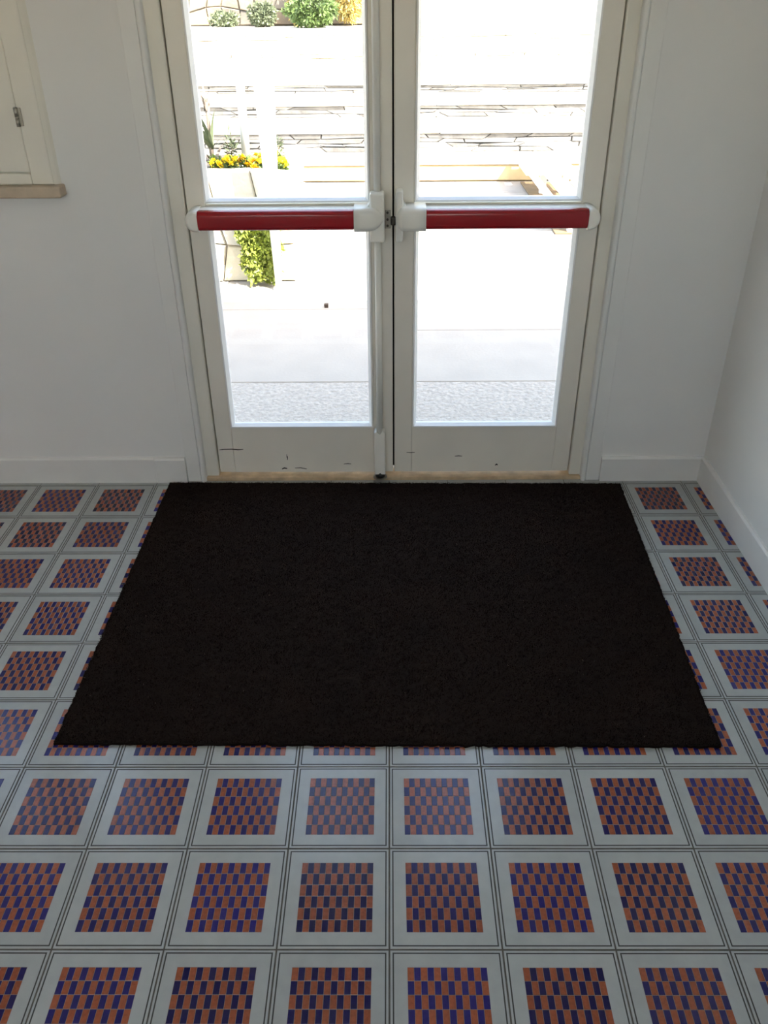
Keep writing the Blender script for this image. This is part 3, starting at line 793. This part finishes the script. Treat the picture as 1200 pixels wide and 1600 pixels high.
# planter with rubble front
PX0, PX1, PYF, PZ = -2.4, -0.548, 2.381, 0.585
pl = tag(empty('stone_planter', (-1.47, 2.7, GZ)), 'low rubble stone planter filled with yellow flowers', 'planter')
B('soil', M_SOIL, pl, PX0 + 0.05, PX1 - 0.06, PYF + 0.1, PYF + 0.75, GZ + 0.01, PZ - 0.03)
B('mortar_core', M_MORTAR, pl, PX0, PX1 - 0.03, PYF + 0.03, PYF + 0.12, GZ, PZ - 0.03)
B('mortar_core', M_MORTAR, pl, PX1 - 0.11, PX1 - 0.03, PYF + 0.12, PYF + 0.80, GZ, PZ - 0.03)
def rubble(face, a0, a1, na, z0, z1, nzz, make):
    ga = np.linspace(a0, a1, na + 1); gz_ = np.linspace(z0, z1, nzz + 1)
    ja = RNG.uniform(-0.06, 0.06, (nzz + 1, na + 1)); jz_ = RNG.uniform(-0.06, 0.06, (nzz + 1, na + 1)); ja[:, 0] = ja[:, -1] = 0; jz_[0] = 0; jz_[-1] *= 0.3
    for r in range(nzz):
        for c in range(na):
            q = [(ga[cc] + ja[rr, cc], gz_[rr] + jz_[rr, cc]) for rr, cc in ((r, c), (r, c + 1), (r + 1, c + 1), (r + 1, c))]
            cx, cz = sum(k[0] for k in q) / 4, sum(k[1] for k in q) / 4
            i1 = [(cx + (k[0] - cx) * 0.97, cz + (k[1] - cz) * 0.97) for k in q]; i2 = [(cx + (k[0] - cx) * 0.90, cz + (k[1] - cz) * 0.90) for k in q]
            d = rnd.uniform(0.02, 0.045)
            pts = [make(k[0], k[1], -0.06) for k in i1] + [make(k[0], k[1], d * 0.6) for k in i1] + [make(k[0], k[1], d) for k in i2]
            fs = [(i, (i + 1) % 4, 4 + (i + 1) % 4, 4 + i) for i in range(4)] + [(4 + i, 4 + (i + 1) % 4, 8 + (i + 1) % 4, 8 + i) for i in range(4)] + [(8, 9, 10, 11)]
            o = MB().poly(pts, fs); bmesh.ops.recalc_face_normals(o.bm, faces=o.bm.faces[:]); o.build('planter_stone', rnd.choice(M_PSTONE), pl)
rubble('front', PX0, PX1, 9, GZ, PZ, 3, lambda a, z, d: (a, PYF + 0.03 - d, z))
rubble('side', PYF + 0.03, PYF + 0.80, 4, GZ, PZ, 4, lambda a, z, d: (PX1 - 0.03 + d, a, z))

# flowers
def blossom_mesh(m_, seed):
    g = random.Random(seed); o = MB()
    for ring, (n_, tilt, L) in enumerate(((9, 0.25, 0.026), (8, 0.6, 0.022), (6, 1.0, 0.016))):
        for k in range(n_):
            a = 2 * PI * (k + 0.5 * ring) / n_ + g.uniform(-0.1, 0.1); d = Vector((math.cos(a) * math.cos(tilt), math.sin(a) * math.cos(tilt), math.sin(tilt))); s = Vector((-math.sin(a), math.cos(a), 0))
            p0 = Vector((0, 0, 0.002 * ring)); wv = L * 0.32
            o.poly([p0, p0 + d * L * 0.6 - s * wv, p0 + d * L, p0 + d * L * 0.6 + s * wv], [(0, 1, 2, 3)])
    t = bmesh.new(); bmesh.ops.create_icosphere(t, subdivisions=1, radius=0.007); o.add(t)
    me = bpy.data.meshes.new('blossom'); o.bm.to_mesh(me); o.bm.free(); me.materials.append(m_); return me
BL = [blossom_mesh(M_YELLOW, 1), blossom_mesh(M_AMBER, 2)]
fl = [(-0.97, 2.52, 0, 'yellow flowering plant beside the spiky plant in the planter'),
      (-0.89, 2.50, 0, 'yellow flowering plant one place along from the spiky plant'),
      (-0.81, 2.54, 1, 'amber flowering plant in front of the slim white post'),
      (-0.735, 2.51, 1, 'amber flowering plant between the two white posts'),
      (-0.67, 2.54, 0, 'yellow flowering plant just behind the tapering white post'),
      (-0.605, 2.51, 0, 'yellow flowering plant at the open corner of the stone planter')]
for k, (x, y, kd, lab) in enumerate(fl):
    root = tag(empty('flowering_plant', (x, y, PZ - 0.03)), lab, 'flower', 'flowers in the stone planter')
    V_, F_ = leaves(200, (0, 0, 0.045), (0.035, 0.035, 0.045), 0.032, 0.32, 0, 60 + k, shell=0.2)
    np_mesh('foliage', V_, F_, M_LEAF, root)
    for q in range(6):
        an = 2 * PI * q / 6 + k
        b = link_child('blossom', BL[kd], root, (0.03 * math.cos(an), 0.03 * math.sin(an) - 0.008, rnd.uniform(0.035, 0.095)))
        b.rotation_euler = (rnd.uniform(0.3, 1.1), rnd.uniform(-0.4, 0.4), rnd.uniform(0, 6)); s = rnd.uniform(0.95, 1.35); b.scale = (s, s, s)
# wispy green shoots standing between the flowers
for k, (x, y, lab) in enumerate(((-0.915, 2.68, 'wispy green shoots between the spiky plant and the slim post'), (-0.66, 2.68, 'wispy green shoots well behind the tapering white post'))):
    root = tag(empty('leafy_shoot', (x, y, PZ - 0.03)), lab, 'plant', 'shoots behind the flowers')
    V_, F_ = leaves(120, (0, 0, 0.10), (0.04, 0.035, 0.11), 0.04, 0.25, -0.4, 90 + k, shell=0.1)
    np_mesh('foliage', V_, F_, M_LEAFG, root)
    s = MB()
    for q in range(5): s.tube((x, y, PZ - 0.03), (x + rnd.uniform(-0.04, 0.04), y + rnd.uniform(-0.03, 0.03), PZ + rnd.uniform(0.08, 0.17)), 0.003, 0.0015, n=5)
    s.build('stem', M_STEM, root)
# spiky plant with withered tips at the left
sp_ = tag(empty('spiky_plant', (-1.02, 2.64, PZ - 0.03)), 'spiky plant with withered brown upper leaves in the planter', 'plant')
def strap(n_, l0, l1, m_, name, seed, zb, up_):
    g = random.Random(seed)
    for k in range(n_):
        a = g.uniform(0, 2 * PI); L = g.uniform(l0, l1); wv = g.uniform(0.010, 0.016); o = MB(); pts = []; tilt = g.uniform(*up_); nseg = 5
        d = Vector((math.cos(a), math.sin(a), 0)); s = Vector((-math.sin(a), math.cos(a), 0)); pos = Vector((-1.02, 2.64, zb)); an = tilt
        for q in range(nseg + 1):
            w_ = wv * (1 - (q / nseg) ** 1.6) + 0.0006
            pts += [pos - s * w_, pos + s * w_ + Vector((0, 0, 0.003))]
            pos = pos + (d * math.cos(an) + Vector((0, 0, math.sin(an)))) * (L / nseg); an -= g.uniform(0.02, 0.22)
        o.poly(pts, [(2 * q, 2 * q + 1, 2 * q + 3, 2 * q + 2) for q in range(nseg)], smooth=True); o.build(name, m_, sp_)
MB().tube((-1.02, 2.64, PZ - 0.03), (-1.02, 2.64, PZ + 0.33), 0.014, 0.010, n=8).build('stem', M_DRY, sp_)
strap(16, 0.14, 0.24, M_LEAFG, 'leaf', 3, PZ + 0.08, (0.6, 1.4)); strap(12, 0.10, 0.19, M_DRY, 'dry_leaf', 4, PZ + 0.28, (0.5, 1.5)); strap(8, 0.12, 0.2, M_DRY, 'dry_leaf', 5, PZ - 0.02, (0.2, 0.9))
# trailing plant hanging down the planter front
def trailing(name, label, x0, x1, z0, z1, n, seed, thin):
    root = tag(empty(name, ((x0 + x1) / 2, PYF - 0.09, z0)), label, 'plant')
    g = np.random.default_rng(seed)
    t_ = g.random(n) ** 0.8; z = z0 + (z1 - z0) * t_
    half = (x1 - x0) / 2 * (0.6 + 0.4 * (z - z0) / (z1 - z0)) if thin else (x1 - x0) / 2
    x = (x0 + x1) / 2 + g.uniform(-1, 1, n) * half + 0.015 * np.sin(z * 40)
    y = PYF - 0.045 - 0.07 * g.random(n) * (1 - 0.4 * t_)
    P_ = np.stack([x, y, z], -1) - np.array([(x0 + x1) / 2, PYF - 0.09, z0])
    V_, F_ = leaves(n, (0, 0, 0), (1, 1, 1), 0.03, 0.65, 0.9, seed)
    V_ = V_.reshape(n, 5, 3); V_ = V_ - V_[:, :1, :] + P_[:, None, :]
    np_mesh('foliage', V_.reshape(-1, 3), F_, M_LEAFY, root)
    s = MB()
    for k in range(9):
        xa = g.uniform(x0 + 0.03, x1 - 0.03); za = g.uniform(z0, z0 + 0.2); pts = [(xa + 0.015 * math.sin(j * 1.7 + k), PYF - 0.05 - 0.02 * math.sin(j), za + (z1 - za) * j / 6) for j in range(7)]
        for j in range(6): s.tube(pts[j], pts[j + 1], 0.003, n=5)
    s.build('stem', M_STEM, root)
trailing('trailing_plant', 'yellow-green trailing plant hanging down the planter front', -0.87, -0.60, 0.0, 0.40, 3000, 31, True)

# white posts by the planter
def post(name, label, x, y, z0, z1, rb, rt, cap):
    root = tag(empty(name, (x, y, z0)), label, 'post')
    MB().tube((x, y, z0 + 0.012), (x, y, z1), rb, rt, n=20).build('shaft', M_WHITE, root)
    MB().tube((x, y, z0), (x, y, z0 + 0.012), rb * 1.9, rb * 1.8, n=20).build('foot_plate', M_WHITE, root)
    t = bmesh.new(); bmesh.ops.create_uvsphere(t, u_segments=16, v_segments=8, radius=rt * 1.08)
    for v in t.verts: v.co = Vector((x, y, z1)) + Vector((v.co.x, v.co.y, v.co.z * 0.5))
    for f in t.faces: f.smooth = True
    MB().add(t).build('cap', M_WHITE, root)
post('metal_post', 'slim white metal post standing among the planter flowers', -0.832, 2.70, PZ - 0.03, 1.24, 0.024, 0.024, True)
post('tapering_post', 'white post widening upwards in front of the planter corner', -0.632, 2.22, GZ, 1.12, 0.018, 0.055, True)

# low slatted platform on the right
bn = tag(empty('slatted_platform', (1.25, 4.3, GZ)), 'low white slatted platform on the terrace beside the steps', 'platform')
for (a, b) in ((1.105, 1.155), (1.228, 1.322), (1.402, 1.50)):
    B('slat', M_WHITE, bn, a, b, 3.40, 5.22, 0.176, 0.200, 0.003)
for (a, b) in ((3.40, 3.60), (4.545, 4.99), (5.10, 5.22)):
    B('cross_board', M_WHITE, bn, 1.105, 1.50, a, b, 0.152, 0.1755, 0.003)
for x in (1.25, 1.43):
    for y in (3.45, 4.7): B('leg', M_WHITE, bn, x, x + 0.05, y, y + 0.05, GZ, 0.1515, 0.003)
B('shade_board', mat('tan_ground_shade', (0.20, 0.14, 0.075), 0.7, (10, 0.2)), bn, 1.16, 1.49, 3.42, 5.2, GZ + 0.001, GZ + 0.012, 0.003)  # tan board added under the slats, standing in for shaded ground
# small brown block lying on the paving
MB_ = MB(); MB_.add(rough_block(-0.352, -0.330, 1.905, 1.93, GZ, GZ + 0.020, 0.002, rnd))
tag(MB_.build('wooden_wedge', M_BROWN, None, (-0.341, 1.917, GZ)), 'tiny dark brown block lying on the pale paving', 'block')
